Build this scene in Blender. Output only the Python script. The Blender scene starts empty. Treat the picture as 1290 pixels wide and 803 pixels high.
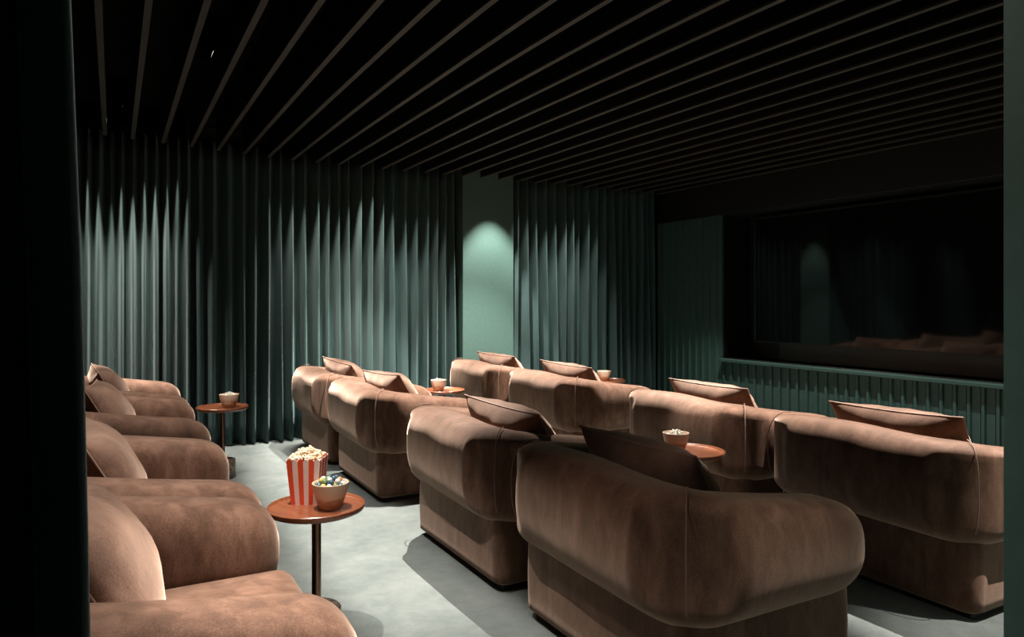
import bpy, bmesh, math, random
from mathutils import Vector, Matrix
random.seed(7)
R = math.radians
S = bpy.context.scene
COL = S.collection
PI = math.pi

# ------------------------------------------------------------------ camera
CAM_H = 1.3
YAW = math.atan(502.0 / 900.0)
cd = bpy.data.cameras.new('camera')
cd.sensor_width = 36.0
cd.sensor_fit = 'HORIZONTAL'
cd.lens = 900.0 / 1290.0 * 36.0
cd.shift_y = -21.5 / 1290.0
cd.clip_start = 0.02
cam = bpy.data.objects.new('camera', cd)
cam.location = (0, 0, CAM_H)
cam.rotation_euler = (R(90), 0, -YAW)
COL.objects.link(cam)
S.camera = cam

# ------------------------------------------------------------------ world, exposure
w = bpy.data.worlds.new('world')
S.world = w
w.use_nodes = True
w.node_tree.nodes['Background'].inputs[0].default_value = (0.6, 0.7, 0.7, 1)
w.node_tree.nodes['Background'].inputs[1].default_value = 0.010
S.view_settings.view_transform = 'Standard'
S.view_settings.look = 'None'
S.view_settings.gamma = 1.0
S.view_settings.use_curve_mapping = False
S.view_settings.exposure = 0.06
S.cycles.max_bounces = 8
S.cycles.diffuse_bounces = 5
S.cycles.use_denoising = True

# ------------------------------------------------------------------ spots recessed in the gaps of the slatted ceiling, a few added as fill
SDX = 0.2168                     # slat spacing
def gap(k): return -0.08 + SDX * (k + 0.5)
SPOTS = [                        # x, y, watts, cone (along the slats), blend, half angle of the baffle across the slats
    (gap(2), 2.50, 360, 82, 0.8, 21),
    (gap(2), 4.40, 260, 96, 0.8, 21),
    (gap(3), 1.45, 120, 84, 0.8, 17),
    (gap(2), 1.93, 560, 30, 0.6, 21),  # added narrow beam to brighten the nearest back row pillow
    (gap(8), 4.40, 1150, 80, 0.4, 18),
    (gap(9), 5.85, 800, 74, 0.6, 18),
    (gap(17), 2.35, 1100, 84, 0.5, 22),
    (gap(16), 4.40, 1150, 80, 0.4, 18),
    (gap(15), 5.85, 800, 74, 0.6, 18),
    (gap(16), 0.72, 560, 58, 0.5, 21),
    (gap(8), 0.78, 420, 46, 0.9, 21),  # added to bounce light off the floor onto the foreground armchair
    (gap(12), 2.92, 300, 26, 0.5, 18),  # added narrow beam for the table beyond the foreground armchair
    (gap(0), 5.90, 170, 70, 1.0, 21),
    (gap(24), 3.00, 320, 90, 0.8, 18),  # this one and the next added to wash the lower ribbed boards
    (gap(24), 5.00, 320, 90, 0.8, 18),
    (gap(16), 6.40, 480, 62, 0.5, 24),      # on the pilaster; the rest wash the curtains
] + [(gap(k), 6.625, w_ * 1.6, 37, 1.0, 23) for k, w_ in ((-1, 230), (0, 250), (1, 220), (2, 120), (6, 90), (7, 170), (8, 210), (9, 230), (10, 230), (11, 230),
                                                 (12, 190), (13, 130), (18, 130), (19, 200), (20, 230), (21, 200), (22, 130))]
LAMP_Z, BAF_W = 2.79, 0.030
def spot_light(x, y, watts, cone, blend, half):
    ld = bpy.data.lights.new('spot_light', 'SPOT')
    ld.energy = watts
    ld.color = (1.0, 0.93, 0.85)
    ld.spot_size = R(cone)
    ld.spot_blend = blend
    ld.shadow_soft_size = 0.004
    o = bpy.data.objects.new('spot_light', ld)
    o.location = (x, y, LAMP_Z)
    COL.objects.link(o)
for sp in SPOTS:
    spot_light(*sp)
# added weak fill spot inside the room, turned back towards the doorway
dl = bpy.data.lights.new('fill_spot', 'SPOT')
dl.energy = 40; dl.color = (1.0, 0.90, 0.80); dl.shadow_soft_size = 0.06; dl.spot_size = R(94); dl.spot_blend = 0.5
do_ = bpy.data.objects.new('fill_spot', dl); do_.location = (0.35, 1.75, 2.52)
do_.rotation_euler = Vector((0.25, -0.5, -1.0)).to_track_quat('-Z', 'Y').to_euler()
COL.objects.link(do_)

# ------------------------------------------------------------------ helpers
def link_mesh(name, me, mat=None, parent=None, smooth=True):
    o = bpy.data.objects.new(name, me)
    COL.objects.link(o)
    if mat is not None:
        for m in (mat if isinstance(mat, (list, tuple)) else [mat]):
            if m.name not in [q.name for q in me.materials if q]:
                me.materials.append(m)
    if smooth:
        me.polygons.foreach_set('use_smooth', [True] * len(me.polygons))
    if parent is not None:
        o.parent = parent
    return o

def obj(name, bm, mat=None, parent=None, smooth=True, auto=None):
    me = bpy.data.meshes.new(name)
    bmesh.ops.recalc_face_normals(bm, faces=bm.faces)
    bm.to_mesh(me)
    bm.free()
    o = link_mesh(name, me, mat, parent, smooth)
    if smooth and auto:
        me.set_sharp_from_angle(angle=R(auto))
    return o

def tag(o, label=None, cat=None, group=None, kind=None):
    if label: o['label'] = label
    if cat: o['category'] = cat
    if group: o['group'] = group
    if kind: o['kind'] = kind
    return o

def empty(name, loc, rz=0.0):
    o = bpy.data.objects.new(name, None)
    o.empty_display_size = 0.1
    o.location = loc
    o.rotation_euler = (0, 0, rz)
    COL.objects.link(o)
    return o

def copy_tree(o, parent=None):
    c = o.copy()
    COL.objects.link(c)
    if parent is not None:
        c.parent = parent
    for ch in list(o.children):
        copy_tree(ch, c)
    return c

def add_box(bm, x0, x1, y0, y1, z0, z1, mi=0):
    vs = [bm.verts.new(p) for p in ((x0, y0, z0), (x1, y0, z0), (x1, y1, z0), (x0, y1, z0),
                                    (x0, y0, z1), (x1, y0, z1), (x1, y1, z1), (x0, y1, z1))]
    for f in ((3, 2, 1, 0), (4, 5, 6, 7), (0, 1, 5, 4), (1, 2, 6, 5), (2, 3, 7, 6), (3, 0, 4, 7)):
        fc = bm.faces.new([vs[i] for i in f])
        fc.material_index = mi
    return vs

def box_bm(x0, x1, y0, y1, z0, z1, bevel=0.0, seg=1):
    bm = bmesh.new()
    add_box(bm, x0, x1, y0, y1, z0, z1)
    if bevel > 0:
        bmesh.ops.bevel(bm, geom=list(bm.edges), offset=bevel, segments=seg, profile=0.5, affect='EDGES')
    return bm

def add_lathe(bm, prof, n=40, cx=0, cy=0, mi=0):
    rings = []
    for r, z in prof:
        if r < 1e-6:
            rings.append([bm.verts.new((cx, cy, z))])
        else:
            rings.append([bm.verts.new((cx + r * math.cos(2 * PI * k / n), cy + r * math.sin(2 * PI * k / n), z)) for k in range(n)])
    for a, b in zip(rings[:-1], rings[1:]):
        for k in range(n):
            k2 = (k + 1) % n
            if len(a) == 1 and len(b) == 1: continue
            if len(a) == 1: f = [a[0], b[k], b[k2]]
            elif len(b) == 1: f = [a[k], a[k2], b[0]]
            else: f = [a[k], a[k2], b[k2], b[k]]
            bm.faces.new(f).material_index = mi

def add_tube(bm, pts, r, n=8, closed=False):
    pts = [Vector(p) for p in pts]
    m = len(pts)
    rings = []
    prev = None
    for i, p in enumerate(pts):
        if closed: t = pts[(i + 1) % m] - pts[i - 1]
        else: t = pts[min(i + 1, m - 1)] - pts[max(i - 1, 0)]
        t.normalize()
        if prev is None:
            a = t.orthogonal().normalized()
        else:
            a = (prev - t * prev.dot(t)).normalized()
        prev = a
        b = t.cross(a)
        rings.append([bm.verts.new(p + (a * math.cos(2 * PI * k / n) + b * math.sin(2 * PI * k / n)) * r) for k in range(n)])
    last = m if closed else m - 1
    for i in range(last):
        A, B = rings[i], rings[(i + 1) % m]
        for k in range(n):
            bm.faces.new((A[k], A[(k + 1) % n], B[(k + 1) % n], B[k]))
    if not closed:
        bm.faces.new(rings[0][::-1]); bm.faces.new(rings[-1])

# ------------------------------------------------------------------ materials
def new_mat(name):
    m = bpy.data.materials.new(name)
    m.use_nodes = True
    nt = m.node_tree
    return m, nt, nt.nodes['Principled BSDF']

def coords(nt, scale=(1, 1, 1), rand=True):
    tc = nt.nodes.new('ShaderNodeTexCoord')
    mp = nt.nodes.new('ShaderNodeMapping')
    mp.inputs['Scale'].default_value = scale
    nt.links.new(tc.outputs['Object'], mp.inputs['Vector'])
    if rand:
        oi = nt.nodes.new('ShaderNodeObjectInfo')
        mu = nt.nodes.new('ShaderNodeMath'); mu.operation = 'MULTIPLY'; mu.inputs[1].default_value = 37.0
        nt.links.new(oi.outputs['Random'], mu.inputs[0])
        nt.links.new(mu.outputs[0], mp.inputs['Location'])
    return mp

def noise(nt, vec, scale, detail=3, rough=0.55, dist=0.0):
    n = nt.nodes.new('ShaderNodeTexNoise')
    n.inputs['Scale'].default_value = scale
    n.inputs['Detail'].default_value = detail
    n.inputs['Roughness'].default_value = rough
    n.inputs['Distortion'].default_value = dist
    nt.links.new(vec.outputs[0], n.inputs['Vector'])
    return n

def ramp(nt, src, stops):
    r = nt.nodes.new('ShaderNodeValToRGB')
    el = r.color_ramp.elements
    while len(el) > 1: el.remove(el[-1])
    el[0].position, el[0].color = stops[0][0], (*stops[0][1], 1)
    for p, c in stops[1:]:
        e = el.new(p); e.color = (*c, 1)
    nt.links.new(src, r.inputs['Fac'])
    return r

def bump(nt, bs, srcs):
    prev = None
    for s, st, dist in srcs:
        b = nt.nodes.new('ShaderNodeBump')
        b.inputs['Strength'].default_value = st
        b.inputs['Distance'].default_value = dist
        nt.links.new(s, b.inputs['Height'])
        if prev: nt.links.new(prev.outputs[0], b.inputs['Normal'])
        prev = b
    nt.links.new(prev.outputs[0], bs.inputs['Normal'])

def velvet(name, c0, c1, c2, sheen=0.75, sheen_col=(1.0, 0.73, 0.58), sheen_rough=0.42, streak=(16, 16, 6), bstr=0.3, rand=True, fine=230):
    m, nt, bs = new_mat(name)
    mp = coords(nt, (1, 1, 1), rand)
    mp2 = coords(nt, streak, rand)
    n1 = noise(nt, mp2, 1.0, 4, 0.6, 0.4)
    n2 = noise(nt, mp, fine, 2, 0.6)
    mix = nt.nodes.new('ShaderNodeMath'); mix.operation = 'MULTIPLY_ADD'
    nt.links.new(n2.outputs['Fac'], mix.inputs[0]); mix.inputs[1].default_value = 0.5
    nt.links.new(n1.outputs['Fac'], mix.inputs[2])
    sub = nt.nodes.new('ShaderNodeMath'); sub.operation = 'SUBTRACT'; sub.inputs[1].default_value = 0.25
    nt.links.new(mix.outputs[0], sub.inputs[0])
    rp = ramp(nt, sub.outputs[0], [(0.30, c0), (0.5, c1), (0.70, c2)])
    nt.links.new(rp.outputs[0], bs.inputs['Base Color'])
    bs.inputs['Roughness'].default_value = 0.75
    bs.inputs['Specular IOR Level'].default_value = 0.15
    bs.inputs['Sheen Weight'].default_value = sheen
    bs.inputs['Sheen Roughness'].default_value = sheen_rough
    bs.inputs['Sheen Tint'].default_value = (*sheen_col, 1)
    bump(nt, bs, [(n1.outputs['Fac'], bstr, 0.006), (n2.outputs['Fac'], 0.25, 0.0012)])
    return m

def plain(name, c, rough=0.6, metal=0.0, spec=0.5, nscale=None, namt=0.12, bumpd=0.0, coat=0.0, rand=True):
    m, nt, bs = new_mat(name)
    bs.inputs['Base Color'].default_value = (*c, 1)
    bs.inputs['Roughness'].default_value = rough
    bs.inputs['Metallic'].default_value = metal
    bs.inputs['Specular IOR Level'].default_value = spec
    bs.inputs['Coat Weight'].default_value = coat
    if nscale:
        mp = coords(nt, (1, 1, 1), rand)
        n = noise(nt, mp, nscale, 4)
        rp = ramp(nt, n.outputs['Fac'], [(0.3, tuple(v * (1 - namt) for v in c)), (0.7, tuple(min(1, v * (1 + namt)) for v in c))])
        nt.links.new(rp.outputs[0], bs.inputs['Base Color'])
        if bumpd: bump(nt, bs, [(n.outputs['Fac'], 0.4, bumpd)])
    return m

M = {}
M['chair'] = velvet('brown_velvet', (0.062, 0.029, 0.017), (0.104, 0.051, 0.031), (0.158, 0.084, 0.056))
M['pillow'] = velvet('pillow_velvet', (0.062, 0.031, 0.020), (0.108, 0.057, 0.038), (0.165, 0.094, 0.066), streak=(7, 7, 7), bstr=0.6)
M['piping'] = plain('velvet_piping', (0.20, 0.12, 0.09), 0.7, nscale=200)
M['plinth'] = plain('black_plinth', (0.012, 0.011, 0.010), 0.6, nscale=40)
M['curtain'] = velvet('green_velvet_curtain', (0.023, 0.056, 0.054), (0.031, 0.071, 0.068), (0.041, 0.088, 0.084), sheen=0.18, sheen_rough=0.6,
                      sheen_col=(0.80, 0.95, 0.93), streak=(6, 6, 1.5), bstr=0.1, fine=500)
M['near_curtain'] = velvet('green_wool_curtain', (0.030, 0.055, 0.052), (0.040, 0.070, 0.066), (0.052, 0.088, 0.082), sheen=0.3,
                           sheen_col=(0.80, 0.95, 0.95), streak=(20, 20, 4), bstr=0.1, fine=900)
M['paint'] = plain('green_wall_paint', (0.070, 0.132, 0.114), 0.55, spec=0.35, nscale=30, namt=0.07, bumpd=0.0008)
M['panel_paint'] = plain('green_panel_paint', (0.036, 0.078, 0.068), 0.38, spec=0.5, nscale=25, namt=0.10)
M['dark_wall'] = plain('dark_green_wall', (0.010, 0.018, 0.016), 0.7, nscale=20)
M['black'] = plain('black_felt', (0.002, 0.0018, 0.0016), 0.9, spec=0.15, nscale=60)
M['slat_felt'] = plain('slat_felt', (0.003, 0.0025, 0.002), 0.9, spec=0.15, nscale=80)
M['slat_bounce'] = plain('slat_bounce_tone', (0.034, 0.032, 0.026), 0.6, nscale=18, namt=0.25)  # bounced light on the slat undersides put into this colour
M['niche'] = plain('niche_black', (0.0045, 0.0048, 0.0045), 0.5, nscale=20)
M['frame'] = plain('screen_frame', (0.012, 0.012, 0.012), 0.4, nscale=20)
M['metal'] = plain('bronze_metal', (0.20, 0.115, 0.075), 0.28, metal=1.0, nscale=50)
M['baffle_black'] = plain('baffle_black', (0.002, 0.002, 0.002), 0.95, spec=0.02, nscale=30)

def glass_mat():
    m, nt, bs = new_mat('screen_glass')
    mp = coords(nt, (1, 1, 1), False)
    n = noise(nt, mp, 3.0, 2)
    rp = ramp(nt, n.outputs['Fac'], [(0.3, (0.003, 0.0035, 0.0035)), (0.7, (0.004, 0.0045, 0.0045))])
    nt.links.new(rp.outputs[0], bs.inputs['Base Color'])
    bs.inputs['Roughness'].default_value = 0.05
    bs.inputs['Specular IOR Level'].default_value = 0.24
    return m
M['glass'] = glass_mat()

def carpet_mat():
    m, nt, bs = new_mat('grey_green_carpet')
    mp = coords(nt, (1, 1, 1), False)
    n1 = noise(nt, mp, 2.6, 5, 0.65, 0.6)
    n2 = noise(nt, mp, 160, 3, 0.6)
    n3 = noise(nt, mp, 14, 4, 0.6, 0.5)
    a = nt.nodes.new('ShaderNodeMath'); a.operation = 'MULTIPLY_ADD'; a.inputs[1].default_value = 0.5
    nt.links.new(n2.outputs['Fac'], a.inputs[0]); nt.links.new(n1.outputs['Fac'], a.inputs[2])
    b = nt.nodes.new('ShaderNodeMath'); b.operation = 'MULTIPLY_ADD'; b.inputs[1].default_value = 0.5
    nt.links.new(n3.outputs['Fac'], b.inputs[0]); nt.links.new(a.outputs[0], b.inputs[2])
    rp = ramp(nt, b.outputs[0], [(0.7, (0.094, 0.113, 0.107)), (1.0, (0.135, 0.155, 0.147)), (1.28, (0.175, 0.194, 0.185))])
    sc = nt.nodes.new('ShaderNodeMath'); sc.operation = 'DIVIDE'; sc.inputs[1].default_value = 1.3
    nt.links.new(b.outputs[0], sc.inputs[0])
    for l in list(nt.links):
        if l.to_node == rp: nt.links.remove(l)
    nt.links.new(sc.outputs[0], rp.inputs['Fac'])
    for e, p in zip(rp.color_ramp.elements, (0.56, 0.77, 0.97)): e.position = p
    nt.links.new(rp.outputs[0], bs.inputs['Base Color'])
    bs.inputs['Roughness'].default_value = 0.95
    bs.inputs['Specular IOR Level'].default_value = 0.1
    bs.inputs['Sheen Weight'].default_value = 0.15
    bump(nt, bs, [(n3.outputs['Fac'], 0.25, 0.01), (n2.outputs['Fac'], 0.6, 0.004)])
    return m
M['carpet'] = carpet_mat()

def wood_mat(name, c0, c1, c2, scale=(2, 18, 18), rough=0.3, coat=0.3):
    m, nt, bs = new_mat(name)
    mp = coords(nt, scale, True)
    n = noise(nt, mp, 1.6, 5, 0.6, 1.2)
    rp = ramp(nt, n.outputs['Fac'], [(0.3, c0), (0.5, c1), (0.7, c2)])
    nt.links.new(rp.outputs[0], bs.inputs['Base Color'])
    bs.inputs['Roughness'].default_value = rough
    bs.inputs['Coat Weight'].default_value = coat
    bs.inputs['Coat Roughness'].default_value = 0.25
    bump(nt, bs, [(n.outputs['Fac'], 0.1, 0.001)])
    return m
M['table'] = wood_mat('cognac_stained_wood', (0.17, 0.048, 0.020), (0.25, 0.078, 0.034), (0.32, 0.112, 0.052))
def bowl_mat():
    m, nt, bs = new_mat('turned_wood_bowl')
    mp = coords(nt, (6, 6, 22), True)
    n = noise(nt, mp, 1.6, 5, 0.6, 1.0)
    tc = nt.nodes.new('ShaderNodeTexCoord')
    sp = nt.nodes.new('ShaderNodeSeparateXYZ'); nt.links.new(tc.outputs['Object'], sp.inputs[0])
    a = nt.nodes.new('ShaderNodeMath'); a.operation = 'MULTIPLY_ADD'; a.inputs[1].default_value = 6.5
    nt.links.new(sp.outputs['Z'], a.inputs[0])
    b = nt.nodes.new('ShaderNodeMath'); b.operation = 'MULTIPLY'; b.inputs[1].default_value = 0.75
    nt.links.new(n.outputs['Fac'], b.inputs[0]); nt.links.new(b.outputs[0], a.inputs[2])
    rp = ramp(nt, a.outputs[0], [(0.42, (0.36, 0.19, 0.10)), (0.56, (0.30, 0.14, 0.07)), (0.66, (0.55, 0.37, 0.25)), (0.9, (0.62, 0.45, 0.33))])
    nt.links.new(rp.outputs[0], bs.inputs['Base Color'])
    bs.inputs['Roughness'].default_value = 0.45
    return m
M['bowl'] = bowl_mat()

def marble_mat():
    m, nt, bs = new_mat('brown_marble')
    mp = coords(nt, (1, 1, 1), True)
    v = nt.nodes.new('ShaderNodeTexVoronoi'); v.feature = 'DISTANCE_TO_EDGE'
    v.inputs['Scale'].default_value = 18
    n = noise(nt, mp, 14, 6, 0.7, 1.5)
    nt.links.new(n.outputs['Color'], v.inputs['Vector'])
    n2 = noise(nt, mp, 30, 6, 0.75, 2.0)
    rp = ramp(nt, n2.outputs['Fac'], [(0.35, (0.022, 0.014, 0.010)), (0.5, (0.085, 0.055, 0.040)), (0.58, (0.30, 0.23, 0.18)), (0.66, (0.07, 0.045, 0.035))])
    nt.links.new(rp.outputs[0], bs.inputs['Base Color'])
    bs.inputs['Roughness'].default_value = 0.45
    bump(nt, bs, [(n2.outputs['Fac'], 0.3, 0.003)])
    return m
M['marble'] = marble_mat()
M['red'] = plain('red_print', (0.78, 0.085, 0.025), 0.45, nscale=30, namt=0.04)
M['white'] = plain('white_card', (0.85, 0.66, 0.62), 0.5, nscale=30, namt=0.04)

def popcorn_mat():
    m, nt, bs = new_mat('popcorn')
    mp = coords(nt, (1, 1, 1), True)
    n = noise(nt, mp, 70, 3)
    rp = ramp(nt, n.outputs['Fac'], [(0.32, (0.55, 0.24, 0.08)), (0.42, (0.85, 0.62, 0.36)), (0.55, (0.90, 0.78, 0.62))])
    nt.links.new(rp.outputs[0], bs.inputs['Base Color'])
    bs.inputs['Roughness'].default_value = 0.7
    bs.inputs['Subsurface Weight'].default_value = 0.0
    return m
M['popcorn'] = popcorn_mat()
M['white_popcorn'] = plain('white_popcorn', (0.84, 0.80, 0.70), 0.7, nscale=90, namt=0.12)
CANDY = {'blue': (0.05, 0.11, 0.16), 'orange': (0.70, 0.30, 0.14), 'green': (0.17, 0.25, 0.10), 'white': (0.70, 0.68, 0.62), 'yellow': (0.72, 0.48, 0.13)}
for k, c in CANDY.items():
    M['candy_' + k] = plain('candy_' + k, c, 0.25, nscale=60, namt=0.15)

# ------------------------------------------------------------------ the room shell
X0, X1 = -0.78, 5.88       # wall behind the back row, screen wall
Y0, Y1 = 0.544, 7.00       # doorway wall, curtain wall
ZC = 2.88
def struct(name, bm, mat, **k):
    return tag(obj(name, bm, mat, smooth=False, **k), kind='structure')
struct('floor', box_bm(-2.2, 6.6, -1.6, 7.2, -0.1, 0.0), M['carpet'])
ceiling = struct('ceiling', box_bm(X0 - .1, 6.6, Y0 - .2, 7.2, ZC, ZC + 0.1), M['black'])
struct('wall_left', box_bm(X0 - .1, X0, Y0, Y1, 0, ZC), M['dark_wall'])
struct('wall_back', box_bm(X0 - .1, 6.6, Y1, Y1 + .1, 0, ZC), M['dark_wall'])
bm = bmesh.new()
add_box(bm, 1.1, 6.6, Y0 - .204, Y0, 0, ZC)
add_box(bm, X0 - .1, -0.42, Y0 - .204, Y0, 0, ZC)
add_box(bm, -0.42, 1.1, Y0 - .204, Y0, 2.25, ZC)
struct('wall_front', bm, M['paint'])
# pilaster between the curtains
struct('trim_1', box_bm(3.187, 3.796, 6.77, Y1, 0, ZC, 0.004), M['paint'])

# slatted ceiling: felt blades; lower strip's paler colour stands for bounced light
SL_W, SL_Z = 0.030, 2.60
def slat_len(x): return min(6.74, 6.44 + 0.19 * (x + 0.08)) if x > -0.08 else 6.44
bm0 = box_bm(-SL_W / 2, SL_W / 2, 0, 1, SL_Z + 0.012, ZC)
bm1 = box_bm(-SL_W / 2, SL_W / 2, 0, 1, SL_Z, SL_Z + 0.012)
slat0 = obj('slat', bm0, M['slat_felt'], ceiling, smooth=False)
edge0 = obj('slat_lit_edge', bm1, M['slat_bounce'], slat0, smooth=False)
for i in range(-2, 29):
    x = -0.08 + SDX * (i - 1)
    if i == -2: s = slat0
    else: s = copy_tree(slat0, ceiling)
    s.location = (x + (0.022 if i == 1 else 0.003 * math.sin(i * 2.3)), Y0 + 0.004, 0)
    s.scale = (1, slat_len(x) - Y0 - 0.01, 1)

# screen wall: dark backing, ribbed boards, fascia, ledge, niche with the screen
NY0, NY1 = 1.25, 5.76
LEDGE = 0.672
bm = bmesh.new()
add_box(bm, X1 + .02, 6.6, Y0, NY0, 0, ZC)
add_box(bm, X1 + .02, 6.6, NY1, Y1, 0, ZC)
add_box(bm, X1 + .02, 6.6, NY0, NY1, 0, LEDGE - 0.03)
add_box(bm, X1 + .02, 6.6, NY0, NY1, 2.25, ZC)
add_box(bm, 6.30, 6.6, NY0, NY1, LEDGE - 0.03, 2.25)
wall_right = struct('wall_right', bm, M['niche'])
struct('trim_2', box_bm(X1 - .03, X1 + .02, Y0, 6.78, 2.255, ZC, 0.003), M['niche'])          # dark fascia over the boards
struct('trim_3', box_bm(X1 - .055, X1 + .03, NY0 - .02, NY1 + .01, LEDGE - .034, LEDGE, 0.005, 2), M['panel_paint'])   # shelf under the screen
struct('trim_4', box_bm(X1 + .035, 6.29, NY0 + .005, NY1 - .005, LEDGE - .028, LEDGE + .006, 0.003), M['niche'])   # black sill
PITCH = 0.1075
def board_bm(z0, z1):
    bm = bmesh.new()
    prof = [(X1 + .02, 0.003), (X1 + .004, 0.003), (X1 + .004, 0.066), (X1 - .014, 0.072), (X1 - .014, 0.096), (X1 + .004, 0.1025), (X1 + .02, 0.1025)]
    lo = [bm.verts.new((x, y, z0)) for x, y in prof]
    hi = [bm.verts.new((x, y, z1)) for x, y in prof]
    n = len(prof)
    for k in range(n):
        bm.faces.new((lo[k], lo[(k + 1) % n], hi[(k + 1) % n], hi[k]))
    bm.faces.new(lo[::-1]); bm.faces.new(hi)
    return bm
low_board = None
y = NY1 - PITCH
while y > NY0 - 0.01:
    if low_board is None: o = low_board = obj('board', board_bm(0.0, LEDGE - .036), M['panel_paint'], wall_right, smooth=False)
    else:
        o = low_board.copy(); COL.objects.link(o)
    o.location = (0, y, 0)
    y -= PITCH
tall_board = None
ys = [NY1 + 0.012 + PITCH * k for k in range(10)] + [y - PITCH * k for k in range(0, 7)]
for y in ys:
    if y < Y0: continue
    if tall_board is None: o = tall_board = obj('board', board_bm(0.0, 2.255), M['panel_paint'], wall_right, smooth=False)
    else:
        o = tall_board.copy(); COL.objects.link(o)
    o.location = (0, y, 0)

# the screen itself
sc_ = empty('cinema_screen', (6.20, (1.50 + 5.517) / 2, 0.86))
tag(sc_, 'wide black glossy screen in the dark recess above the ribbed panelling', 'screen')
hw = (5.517 - 1.50) / 2
obj('glass_panel', box_bm(-0.098, 0.02, -hw + .02, hw - .02, 0.012, 1.33), M['glass'], sc_, smooth=False)
fb = bmesh.new()
for a in ((-hw, -hw + .022, 0, 1.345), (hw - .022, hw, 0, 1.345)): add_box(fb, -0.10, 0.03, a[0], a[1], a[2], a[3])
for a in ((-hw + .022, hw - .022, 0, .014), (-hw + .022, hw - .022, 1.331, 1.345)): add_box(fb, -0.10, 0.03, a[0], a[1], a[2], a[3])
obj('screen_frame', fb, M['frame'], sc_, smooth=False)
bb = box_bm(-0.09, 0.05, -hw + .05, hw - .05, 0.0, 0.0)
bb.free()
obj('screen_foot', box_bm(-0.06, 0.09, -hw + .3, hw - .3, LEDGE + .008 - .86, -0.001, 0.004), M['frame'], sc_, smooth=False)

# ------------------------------------------------------------------ unseen black boxes added round the spots to confine their beams
for sp in SPOTS:
    h = BAF_W / math.tan(R(sp[5]))
    zb, zt, xo, yo = LAMP_Z - h - ZC, LAMP_Z + .030 - ZC, 0.074, 0.12
    bm = bmesh.new()
    add_box(bm, -0.03, 0.03, -0.03, 0.03, zt, 0.0)
    add_box(bm, -xo, xo, -yo, yo, zt - .003, zt)
    for q in (-1, 1):
        xa, xb = sorted((q * xo, q * (xo - .002)))
        add_box(bm, xa, xb, -yo, yo, zb, zt - .003)
        ya, yb = sorted((q * yo, q * (yo - .002)))
        add_box(bm, -xo + .002, xo - .002, ya, yb, zb, zt - .003)
        xa, xb = sorted((q * BAF_W, q * (xo - .002)))       # lips that leave a slot
        add_box(bm, xa, xb, -yo + .002, yo - .002, zb, zb + .002)
    f = obj('beam_baffle', bm, M['baffle_black'], ceiling, smooth=False)
    f.location = (sp[0], sp[1], ZC)

# ------------------------------------------------------------------ curtains
def curtain_bm(length, height, pitch, amp, seed, jitter=0.25, per=18, rows=14, flare=0.0):
    rnd = random.Random(seed)
    n = max(2, int(round(length / pitch)))
    ws = [pitch * (1 + rnd.uniform(-jitter, jitter)) for _ in range(n)]
    k = length / sum(ws)
    ws = [v * k for v in ws]
    am = [amp * (1 + rnd.uniform(-0.3, 0.25)) for _ in range(n)]
    sh = [rnd.uniform(-1, 1) for _ in range(n)]
    bm = bmesh.new()
    cols = []
    s0 = 0.0
    for i in range(n):
        for j in range(per):
            t = j / per
            cols.append((s0, ws[i], t, i))
        s0 += ws[i]
    cols.append((s0 - ws[-1], ws[-1], 1.0, n - 1))
    grid = []
    for r in range(rows + 1):
        v = r / rows                                  # 0 at the floor, 1 at the top
        z = 0.012 + (height - 0.012) * v
        row = []
        for (b, wd, t, i) in cols:
            a0, a1 = am[i], am[(i + 1) % n]
            a = (a0 * (1 - t) + a1 * t) * (1.12 - 0.22 * v)
            ph = 2 * PI * t
            x = b + wd * (t + 0.15 * math.sin(ph) / (2 * PI)) + (1 - v) * 0.16 * wd * sh[i] * math.sin(PI * t)
            yy = -a * (0.5 * (1 - math.cos(ph))) ** 1.25 * (1 + 0.12 * math.sin(3 * v + sh[i] * 3)) + (1 - v) * 0.010 * math.sin(ph * 2 + i)
            row.append(bm.verts.new((x, yy, z)))
        grid.append(row)
    for r in range(rows):
        for c in range(len(cols) - 1):
            bm.faces.new((grid[r][c], grid[r][c + 1], grid[r + 1][c + 1], grid[r + 1][c]))
    return bm
def curtain(name, length, height, pitch, amp, seed, loc, rz, mat, label, group=None, thick=0.003, **k):
    o = obj(name, curtain_bm(length, height, pitch, amp, seed, **k), mat)
    md = o.modifiers.new('solid', 'SOLIDIFY'); md.thickness = thick; md.offset = 0
    o.location = loc; o.rotation_euler = (0, 0, rz)
    return tag(o, label, 'curtain', group)
G = 'pleated curtains on the walls'
curtain('pleated_curtain', 1.30, 2.72, 0.083, 0.130, 3, (-0.70, 6.92, 0), 0, M['curtain'], 'dark green pleated curtain behind the back row, left of the round table', G, jitter=0.13)
curtain('pleated_curtain', 2.565, 2.72, 0.112, 0.150, 11, (0.605, 6.94, 0), 0, M['curtain'], 'dark green curtain with wide pleats between the small far table and the pilaster', G)
curtain('pleated_curtain', 2.02, 2.72, 0.115, 0.150, 5, (3.81, 6.94, 0), 0, M['curtain'], 'dark green pleated curtain between the pilaster and the ribbed panelling', G)
curtain('pleated_curtain', 3.0, 2.72, 0.13, 0.09, 8, (-0.735, 0.62, 0), R(90), M['curtain'], 'dark green curtain on the wall behind the back row, doorway half', G)
curtain('pleated_curtain', 3.0, 2.72, 0.13, 0.09, 9, (-0.735, 3.66, 0), R(90), M['curtain'], 'dark green curtain on the wall behind the back row, far half', G)

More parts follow.
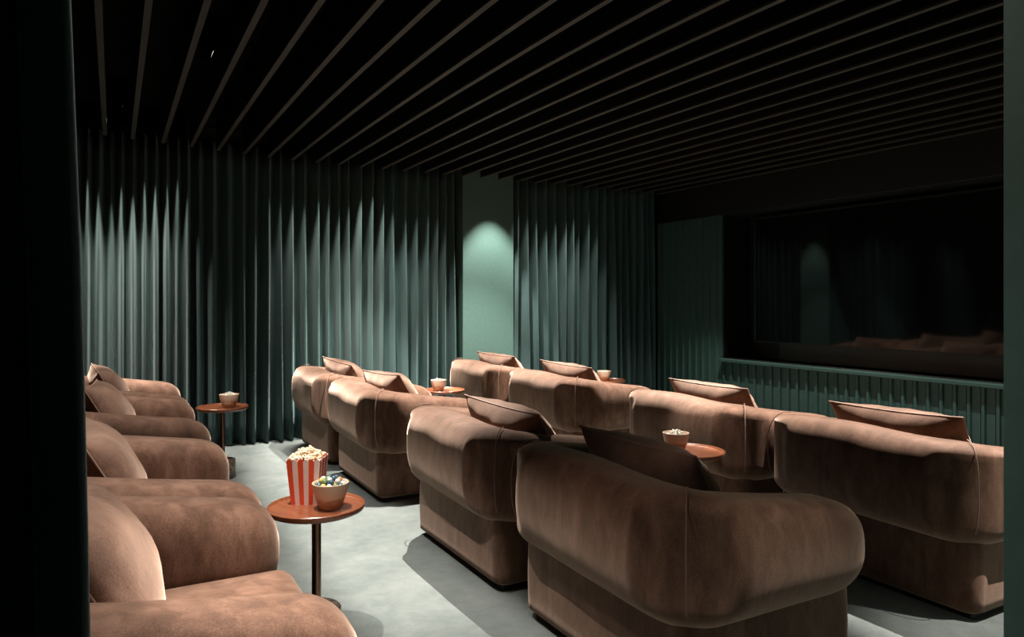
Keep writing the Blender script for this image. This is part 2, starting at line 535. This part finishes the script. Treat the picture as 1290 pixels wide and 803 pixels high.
# heavy curtain drawn aside at the doorway, close to the lens
def near_curtain():
    bm = bmesh.new()
    pts = []
    N = 220
    rows = 30
    grid = []
    for r in range(rows + 1):
        v = r / rows
        z = 0.012 + (2.5 - 0.012) * v
        row = []
        for c in range(N + 1):
            t = c / N
            ph = t * 2 * PI * 5.5
            edge = -0.0275 - 0.027 * (z - 1.3) + 0.0015 * math.sin(6 * z)
            x = -0.56 + (0.56 + edge) * t + 0.012 * math.sin(2 * ph)
            y = 0.630 + 0.034 * math.cos(ph) + 0.006 * math.sin(3.0 * z + 4 * t)
            row.append(bm.verts.new((x, y, z)))
        # rolled selvedge turned back into the room
        for q in range(1, 7):
            p = row[N].co
            a = q / 6 * PI
            row.append(bm.verts.new((p.x + 0.0045 * math.sin(a), p.y + 0.004 * q, z)))
        grid.append(row)
    for r in range(rows):
        for c in range(len(grid[0]) - 1):
            bm.faces.new((grid[r][c], grid[r][c + 1], grid[r + 1][c + 1], grid[r + 1][c]))
    o = obj('doorway_curtain', bm, M['near_curtain'])
    md = o.modifiers.new('solid', 'SOLIDIFY'); md.thickness = 0.003; md.offset = 0
    tag(o, 'heavy dark green curtain drawn aside at the doorway, close on the left', 'curtain')
near_curtain()

# ------------------------------------------------------------------ armchairs (local: faces +X, back of the roll at x = 0)
RL, RH = 0.855, 0.588            # roll depth, half width
TW, HZ, ZM = 0.132, 0.210, 0.520  # half thickness, half height, middle height
def roll_path():
    r = 0.105
    y0 = RH - TW
    xb = TW
    pts = []
    n = 16
    for i in range(n + 1):
        pts.append((RL - (RL - xb - r) * i / n, -y0))
    for i in range(1, 10):
        a = PI / 2 * i / 10
        pts.append((xb + r - r * math.sin(a), -y0 + r - r * math.cos(a)))
    m = 30
    for i in range(m + 1):
        pts.append((xb, -y0 + r + (2 * y0 - 2 * r) * i / m))
    for i in range(1, 10):
        a = PI / 2 * i / 10
        pts.append((xb + r - r * math.cos(a), y0 - r + r * math.sin(a)))
    for i in range(n + 1):
        pts.append((xb + r + (RL - xb - r) * i / n, y0))
    return pts
def surround_bm():
    pts = roll_path()
    # finer sampling at both ends for the rounded tips
    cap = 0.17
    dense = []
    tips = [1 - math.cos(PI / 2 * k / 9) for k in range(10)]
    for k in range(10): dense.append((RL - cap * tips[k] if k else RL, pts[0][1]))
    for p in pts[1:-1]:
        if p[0] < RL - cap - 0.01: dense.append(p)
    for k in range(9, -1, -1): dense.append((RL - cap * tips[k], pts[-1][1]))
    bm = bmesh.new()
    NS = 40
    rings = []
    L = len(dense)
    for i, (px, py) in enumerate(dense):
        a, b = dense[max(i - 1, 0)], dense[min(i + 1, L - 1)]
        tx, ty = b[0] - a[0], b[1] - a[1]
        l = math.hypot(tx, ty); tx /= l; ty /= l
        nx, ny = ty, -tx                               # points outwards
        e = (RL - px)
        k = 1.0
        if e < cap:
            q = 1 - e / cap
            k = max(0.02, (1 - q ** 2.8) ** (1 / 2.8))
        arc = px < TW + 0.104 and abs(py) > RH - TW - 0.104
        zt = min(0.730, 0.735 - 0.142 * max(0.0, px - 0.06)); zb = 0.310
        mid = 1 - min(1, abs(py) / RH) ** 2
        tw = TW * (0.25 + 0.75 * k if k > 0.05 else 0.1) * (1 + 0.04 * mid)
        hz = (zt - zb) / 2 * (0.12 + 0.88 * k if k > 0.05 else 0.06)
        zc = (zt + zb) / 2 + 0.005 * math.sin(py * 7 + px * 3)
        ring = []
        for j in range(NS):
            th = 2 * PI * j / NS
            cth, sth = math.cos(th), math.sin(th)
            n_ = 3.0 if sth > 0 else 2.1
            cx_ = math.copysign(abs(cth) ** (2 / n_), cth)
            cz_ = math.copysign(abs(sth) ** (2 / n_), sth)
            wob = 1 + 0.012 * math.sin(9 * px + 5 * py + 2 * th) + 0.008 * math.sin(17 * py - 3 * th)
            o_ = tw * cx_ * wob
            if arc: o_ = max(o_, -0.101)
            z = zc + hz * cz_ * (1 + 0.010 * math.sin(11 * py + 6 * px))
            ring.append(bm.verts.new((px + nx * o_, py + ny * o_, z)))
        rings.append(ring)
    for A, B in zip(rings[:-1], rings[1:]):
        for j in range(NS):
            bm.faces.new((A[j], A[(j + 1) % NS], B[(j + 1) % NS], B[j]))
    bm.faces.new(rings[0][::-1]); bm.faces.new(rings[-1])
    bmesh.ops.remove_doubles(bm, verts=list(bm.verts), dist=0.0004)
    return bm
def rounded_box_bm(x0, x1, y0, y1, z0, z1, rv, rz, nseg=6, crown=0.0, nx=10, ny=14, squeeze=None):
    # rounded plan with radius rv, softened top edge rz, slightly crowned top
    bm = bmesh.new()
    def outline(inset):
        pts = []
        r = max(rv - inset, 0.004)
        xa, xb, ya, yb = x0 + inset, x1 - inset, y0 + inset, y1 - inset
        for cx, cy, a0 in ((xb - r, ya + r, -90), (xb - r, yb - r, 0), (xa + r, yb - r, 90), (xa + r, ya + r, 180)):
            for k in range(nseg + 1):
                a = R(a0 + 90 * k / nseg)
                pts.append((cx + r * math.cos(a), cy + r * math.sin(a)))
        return pts
    levels = [(0.02, z0), (0.0, z0 + 0.012)]
    nz = 6
    for k in range(1, nz): levels.append((-0.004 * math.sin(PI * k / nz), z0 + .012 + (z1 - rz - z0 - .012) * k / nz))
    for k in range(0, 7):
        a = PI / 2 * k / 6
        levels.append((rz * (1 - math.cos(a)), z1 - rz + rz * math.sin(a)))
    levels.append((rz + (min(x1 - x0, y1 - y0) / 2 - rz) * 0.35, z1 + crown * 0.6))
    levels.append((rz + (min(x1 - x0, y1 - y0) / 2 - rz) * 0.7, z1 + crown))
    rings = [[bm.verts.new((x, y, z)) for x, y in outline(i)] for i, z in levels]
    n = len(rings[0])
    for A, B in zip(rings[:-1], rings[1:]):
        for j in range(n):
            bm.faces.new((A[j], A[(j + 1) % n], B[(j + 1) % n], B[j]))
    bm.faces.new(rings[0][::-1]); bm.faces.new(rings[-1])
    return bm
def make_chair():
    root = empty('armchair', (0, 0, 0))
    obj('base', rounded_box_bm(0.108, 0.875, -0.487, 0.487, 0.030, 0.355, 0.06, 0.03), M['chair'], root)
    obj('plinth', box_bm(0.15, 0.83, -0.45, 0.45, 0.0, 0.031, 0.004), M['plinth'], root, smooth=False)
    su = obj('padded_surround', surround_bm(), M['chair'], root)
    for s in (-1, 1):
        # vertical piped seam where the back meets the arm
        bm = bmesh.new()
        c = (TW + 0.105, s * (RH - TW - 0.105))
        d = Vector((-1, s * 1.0, 0)).normalized()
        pts = []
        for k in range(21):
            th = -PI / 2 + PI * k / 20
            n_ = 2.75
            n_ = 3.0 if th > 0 else 2.1; oc = abs(math.cos(th)) ** (2 / n_); oz = math.copysign(abs(math.sin(th)) ** (2 / n_), math.sin(th))
            rr = 0.105 + TW * oc * 1.004
            pts.append((c[0] + d.x * rr, c[1] + d.y * rr, ZM + HZ * oz * 1.004))
        add_tube(bm, pts, 0.0022, 6)
        obj('seam', bm, M['piping'], su)
    obj('seat_cushion', rounded_box_bm(0.245, 0.882, -0.352, 0.352, 0.300, 0.432, 0.06, 0.055, crown=0.028), M['chair'], root)
    return root
proto = make_chair()

# pillow (local: stands on its lower edge, face towards +X)
def pillow_bm(W=0.66, H=0.405, T=0.112, seed=1):
    rnd = random.Random(seed)
    bm = bmesh.new()
    nu, nv = 26, 20
    def pos(u, v, s):
        pin = 0.055
        y = W / 2 * u * (1 - pin * (1 - v * v) ** 1.0 * abs(u) ** 3)
        z = H / 2 * v * (1 - pin * 1.2 * (1 - u * u) * abs(v) ** 3)
        h = T * ((1 - abs(u) ** 2.6) ** 0.62) * ((1 - abs(v) ** 2.6) ** 0.62)
        h *= 1 + 0.06 * math.sin(5 * u + seed) * math.sin(4 * v + seed * 2)
        edge = max(abs(u), abs(v))
        h += 0.006 * math.sin(14 * (u if abs(v) > abs(u) else v) + seed) * max(0, (edge - 0.55)) * (1 - edge) * 8
        return (s * h, y, z + H / 2)
    F, B = {}, {}
    for i in range(nu + 1):
        for j in range(nv + 1):
            u, v = 2 * i / nu - 1, 2 * j / nv - 1
            u = math.sin(u * PI / 2); v = math.sin(v * PI / 2)
            F[i, j] = bm.verts.new(pos(u, v, 1))
            B[i, j] = F[i, j] if i in (0, nu) or j in (0, nv) else bm.verts.new(pos(u, v, -1))
    for i in range(nu):
        for j in range(nv):
            bm.faces.new((F[i, j], F[i + 1, j], F[i + 1, j + 1], F[i, j + 1]))
            bm.faces.new((B[i, j], B[i, j + 1], B[i + 1, j + 1], B[i + 1, j]))
    rim = [F[i, 0].co.copy() for i in range(nu)] + [F[nu, j].co.copy() for j in range(nv)] + [F[i, nv].co.copy() for i in range(nu, 0, -1)] + [F[0, j].co.copy() for j in range(nv, 0, -1)]
    return bm, rim
pil = []
for sd in (1, 2, 3):
    bm, rim = pillow_bm(seed=sd)
    po = obj('throw_pillow', bm, M['pillow'])
    pb = bmesh.new(); add_tube(pb, rim, 0.0042, 6, True)
    obj('piping', pb, M['piping'], po)
    pil.append(po)

ROWY = [2.08, 3.27, 4.90, 6.10]
ROWS = [(-0.367, 'back'), (1.378, 'middle'), (2.905, 'front')]
place = {'back': 'in the back row beside the left curtain', 'middle': 'in the middle row', 'front': 'in the front row facing the screen'}
CH = {
 ('back', 0): 'brown velvet armchair in the back row nearest the doorway, its pale pillow brightly lit',
 ('back', 1): 'brown velvet armchair second from the doorway in the back row, before the popcorn box table',
 ('back', 2): 'brown velvet armchair third from the doorway in the back row, before the far table',
 ('back', 3): 'brown velvet armchair in the back row farthest from the doorway, against the curtains',
 ('middle', 0): 'large brown velvet armchair seen from behind in the foreground, shaded, nearest in the middle row',
 ('middle', 1): 'brown velvet armchair second in the middle row, lit along its back, touching the foreground one',
 ('middle', 2): 'brown velvet armchair third in the middle row, right behind the popcorn box, arm side lit',
 ('middle', 3): 'brown velvet armchair at the far end of the middle row beside the wide-pleated curtain',
 ('front', 0): 'brown velvet armchair nearest in the front row, cut by the green door jamb',
 ('front', 1): 'brown velvet armchair second in the front row, behind the table with a lone bowl',
 ('front', 2): 'brown velvet armchair third in the front row, with a brightly lit arm side',
 ('front', 3): 'brown velvet armchair at the far end of the front row before the green pilaster',
}
PL = {
 ('back', 0): 'pale lit velvet pillow in the nearest back row armchair',
 ('back', 1): 'brown velvet pillow leaning in the second back row armchair, beside the popcorn box table',
 ('back', 2): 'brown velvet pillow leaning in the third back row armchair',
 ('back', 3): 'brown velvet pillow leaning in the farthest back row armchair, by the curtains',
 ('middle', 0): 'dark shaded velvet pillow in the large foreground armchair, nearest of all pillows seen from behind',
 ('middle', 1): 'wrinkled brown velvet pillow in the second middle row armchair',
 ('middle', 2): 'brown velvet pillow in the third middle row armchair, above the popcorn box',
 ('middle', 3): 'brown velvet pillow in the farthest middle row armchair, by the curtain',
 ('front', 0): 'sunlit-looking brown velvet pillow in the front row armchair by the door jamb',
 ('front', 1): 'brown velvet pillow in the second front row armchair before the ribbed panelling',
 ('front', 2): 'brown velvet pillow in the third front row armchair, half hiding a bowl',
 ('front', 3): 'brown velvet pillow in the farthest front row armchair before the pilaster',
}
PL['front', 0] = 'bright topped brown velvet pillow in the front row armchair by the door jamb'
# pillow pose: y offset, yaw, tilt, x of lower edge, roll
PP = {
 ('back', 0): (0.0, 0, 29, 0.440, 0), ('back', 1): (0.0, 3, 29, 0.440, 2), ('back', 2): (0.0, -4, 29, 0.440, -2), ('back', 3): (0.0, 4, 29, 0.440, 2),
 ('middle', 0): (-0.02, 0, 33, 0.49, 0), ('middle', 1): (-0.15, 4, 33, 0.49, 2), ('middle', 2): (-0.02, 5, 33, 0.49, -2), ('middle', 3): (-0.05, 4, 33, 0.49, 3),
 ('front', 0): (-0.03, 0, 33, 0.49, -1), ('front', 1): (-0.02, 0, 33, 0.49, 0), ('front', 2): (-0.05, 4, 33, 0.49, 2), ('front', 3): (-0.05, 4, 33, 0.49, 1),
}
first = True
pused = [False] * 3
n = 0
for bx, rn in ROWS:
    for k, yc in enumerate(ROWY):
        c = proto if first else copy_tree(proto)
        first = False
        c.location = (bx, yc, 0)
        tag(c, CH[rn, k], 'armchair', 'velvet armchairs in the %s row' % rn)
        v = n % 3
        if not pused[v]: p = pil[v]; pused[v] = True
        else: p = copy_tree(pil[v])
        dy, yaw, tilt, px, roll = PP[rn, k]
        p.location = (bx + px, yc + dy, 0.458)
        p.rotation_euler = (R(roll), R(-tilt), R(yaw))
        tag(p, PL[rn, k], 'pillow', 'velvet pillows in the armchairs')
        n += 1

# ------------------------------------------------------------------ side tables
TZ = 0.525
def make_table():
    root = empty('side_table', (0, 0, 0))
    bm = bmesh.new()
    add_lathe(bm, [(0, TZ - .022), (0.165, TZ - .022), (0.176, TZ - .017), (0.181, TZ - .006), (0.181, TZ + .002), (0.178, TZ + .0045), (0.174, TZ + .002), (0.172, TZ - .004), (0.168, TZ - .006), (0, TZ - .006)], 64)
    obj('tabletop', bm, M['table'], root, auto=50)
    bm = bmesh.new(); add_lathe(bm, [(0, 0.139), (0.0175, 0.139), (0.0175, TZ - .023), (0, TZ - .023)], 24)
    po = obj('pole', bm, M['metal'], root, auto=40)
    bm = bmesh.new(); add_lathe(bm, [(0.0176, 0.139), (0.021, 0.139), (0.021, 0.158), (0.0176, 0.160)], 24)
    obj('collar', bm, M['metal'], po, auto=40)
    bm = bmesh.new()
    n = 40
    prof = [(0, 0.0), (0.086, 0.0), (0.090, 0.005), (0.090, 0.132), (0.086, 0.138), (0, 0.138)]
    add_lathe(bm, prof, n)
    for v in bm.verts:
        a = math.atan2(v.co.y, v.co.x); k = 1 + 0.012 * math.sin(5 * a) + 0.008 * math.sin(9 * a + 20 * v.co.z)
        v.co.x *= k; v.co.y *= k
    obj('stone_base', bm, M['marble'], root, auto=40)
    return root
TABLES = {
 'popcorn': (0.674, 2.735, 'round cognac side table holding the striped popcorn box and candy bowl'),
 'far_back': (0.700, 5.63, 'round cognac side table standing alone before the curtains with one popcorn bowl'),
 'mid_far': (2.53, 5.76, 'round cognac side table glimpsed behind the middle row armchairs by the curtain'),
 'mid_near': (2.61, 2.79, 'round cognac side table beyond the foreground armchair, holding a lone bowl'),
 'front': (4.26, 5.70, 'round cognac side table hidden behind the front row pillow, only its bowl showing'),
}
t0 = None
for k, (x, y, lab) in TABLES.items():
    if t0 is None: t = t0 = make_table()
    else: t = copy_tree(t0)
    t.location = (x, y, 0)
    t.rotation_euler = (0, 0, random.uniform(0, 6))
    tag(t, lab, 'table', 'round side tables between the armchairs')

# ------------------------------------------------------------------ bowls, popcorn, candies
TOP = TZ - .0055
def make_bowl():
    bm = bmesh.new()
    add_lathe(bm, [(0, 0.0), (0.034, 0.0), (0.038, 0.003), (0.048, 0.030), (0.057, 0.058), (0.0625, 0.086), (0.0625, 0.090), (0.060, 0.091), (0.057, 0.089), (0.051, 0.056), (0.042, 0.028), (0.030, 0.012), (0, 0.010)], 48)
    return obj('wooden_bowl', bm, M['bowl'], auto=60)
b0 = make_bowl()
BOWLS = {
 'popcorn': (0.715, 2.688, 'turned wooden bowl full of coloured candies beside the striped popcorn box'),
 'far_back': (0.742, 5.60, 'small wooden popcorn bowl on the table standing before the curtains'),
 'mid_far': (2.47, 5.74, 'wooden popcorn bowl on the far table behind the middle row armchairs'),
 'mid_near': (2.555, 2.83, 'lone wooden bowl on the table beyond the foreground armchair'),
 'front': (4.21, 5.69, 'wooden bowl half hidden behind a front row pillow'),
}
firstb = True
for k, (x, y, lab) in BOWLS.items():
    b = b0 if firstb else b0.copy()
    if not firstb: COL.objects.link(b)
    firstb = False
    b.location = (x, y, TOP)
    b.rotation_euler = (0, 0, random.uniform(0, 6))
    if k == 'popcorn': b.scale = (1.09, 1.09, 1.09)
    tag(b, lab, 'bowl', 'wooden bowls on the side tables')

def add_kernel(bm, c, s, rnd):
    for q in range(rnd.choice((3, 4, 4))):
        d = Vector((rnd.gauss(0, 1), rnd.gauss(0, 1), rnd.gauss(0, 1))).normalized() * s * 0.55
        m = Matrix.Translation(Vector(c) + d) @ Matrix.Rotation(rnd.uniform(0, 6), 4, 'X') @ Matrix.Diagonal((s * rnd.uniform(.5, .75), s * rnd.uniform(.45, .7), s * rnd.uniform(.5, .75), 1))
        bmesh.ops.create_icosphere(bm, subdivisions=1, radius=1.0, matrix=m)
def kernels_bowl(rad, z, hump, count, size, seed):
    rnd = random.Random(seed); bm = bmesh.new()
    for i in range(count):
        a = rnd.uniform(0, 2 * PI); r = rad * math.sqrt(rnd.random())
        add_kernel(bm, (r * math.cos(a), r * math.sin(a), z + hump * (1 - (r / rad) ** 2) * rnd.uniform(.4, 1)), size, rnd)
    return bm
for k, m, lab in (('far_back', 'white_popcorn', 'white popcorn heaped in the bowl on the table before the curtains'),
                  ('mid_far', 'white_popcorn', 'white popcorn heaped in the far bowl behind the middle row armchairs'),
                  ('mid_near', 'white_popcorn', 'white popcorn in the lone bowl beyond the foreground armchair'),
                  ('front', 'white_popcorn', 'white popcorn in the bowl half hidden behind a front row pillow')):
    x, y, _ = BOWLS[k]
    o = obj('popcorn', kernels_bowl(0.049, 0.083, 0.030 if k != 'front' else 0.008, 70, 0.0085, len(k)), M[m])
    o.location = (x, y, TOP)
    tag(o, lab, 'popcorn', kind='stuff')

# striped popcorn box
def popcorn_box():
    root = empty('popcorn_box', (0.662, 2.822, TOP))
    tag(root, 'red and white striped card box of popcorn on the near round table', 'popcorn box')
    bm = bmesh.new()
    wb, wt, h = 0.050, 0.0645, 0.168
    ns = 6
    sub = 4
    faces = ((1, 0), (0, 1), (-1, 0), (0, -1))
    for fx, fy in faces:
        tx, ty = -fy, fx
        nr = 10
        cols = []
        for c in range(ns * sub + 1):
            u = -1 + 2 * c / (ns * sub)
            st = (c % sub) / sub
            col = []
            for r in range(nr + 1):
                v = r / nr
                # each stripe ends in a rounded scallop
                hh = h + (0.010 * math.sin(PI * ((c / sub) % 1.0)) if True else 0)
                z = hh * v
                half = wb + (wt - wb) * z / h
                col.append(bm.verts.new((fx * half + tx * u * half, fy * half + ty * u * half, z)))
            cols.append(col)
        for c in range(ns * sub):
            for r in range(nr):
                f = bm.faces.new((cols[c][r], cols[c + 1][r], cols[c + 1][r + 1], cols[c][r + 1]))
                f.material_index = 0 if (c // sub) % 2 == 0 else 1
    f = bm.faces.new([bm.verts.new((a * wb, b * wb, 0.0005)) for a, b in ((-1, -1), (1, -1), (1, 1), (-1, 1))])
    f.material_index = 1
    bmesh.ops.remove_doubles(bm, verts=list(bm.verts), dist=0.0003)
    o = obj('striped_box', bm, [M['red'], M['white']], root, smooth=False)
    md = o.modifiers.new('solid', 'SOLIDIFY'); md.thickness = 0.0012; md.offset = -1
    root.rotation_euler = (0, 0, R(-29))
    rnd = random.Random(4); bm = bmesh.new()
    for i in range(150):
        a, b = rnd.uniform(-1, 1), rnd.uniform(-1, 1)
        hump = 0.042 * (1 - 0.8 * max(abs(a), abs(b)) ** 2)
        add_kernel(bm, (a * 0.058, b * 0.058, 0.167 + hump * rnd.uniform(.45, 1)), 0.0095, rnd)
    p = obj('popcorn', bm, M['popcorn'])
    p.location = root.location; p.rotation_euler = root.rotation_euler
    tag(p, 'heap of caramel flecked popcorn rising out of the striped box', 'popcorn', kind='stuff')
popcorn_box()

# candies heaped in the bowl
x, y, _ = BOWLS['popcorn']
bm = bmesh.new()
bmesh.ops.create_uvsphere(bm, u_segments=14, v_segments=9, radius=0.0105)
c0 = {}
order = ['blue', 'green', 'white', 'blue', 'orange', 'white', 'green', 'blue', 'yellow', 'white', 'green', 'blue', 'white', 'blue', 'green', 'white', 'blue', 'orange', 'green', 'blue', 'white', 'yellow', 'green', 'blue', 'white', 'orange', 'blue', 'green', 'white', 'blue']
me0 = bpy.data.meshes.new('candy'); bm.to_mesh(me0); bm.free()
me0.polygons.foreach_set('use_smooth', [True] * len(me0.polygons))
spots = []
for lev, (rr, cnt, zz) in enumerate(((0.047, 13, 0.092), (0.0245, 6, 0.094), (0.034, 8, 0.107), (0.0125, 3, 0.110))):
    for q in range(cnt):
        a = 2 * PI * q / cnt + lev * 0.7
        spots.append((rr * math.cos(a), rr * math.sin(a), zz + random.uniform(-.002, .002)))
for col_, (px, py, pz) in zip(order, spots):
    if col_ not in c0:
        me = me0.copy(); c0[col_] = me
        o = link_mesh('candy', me, M['candy_' + col_])
    else:
        o = bpy.data.objects.new('candy', c0[col_]); COL.objects.link(o)
    o.location = (x + px, y + py, TOP + pz)
    o.rotation_euler = (random.uniform(0, 6), random.uniform(0, 6), 0)
    tag(o, 'round %s candy in the wooden bowl beside the striped popcorn box' % col_, 'candy', '%s candies in the bowl' % col_)
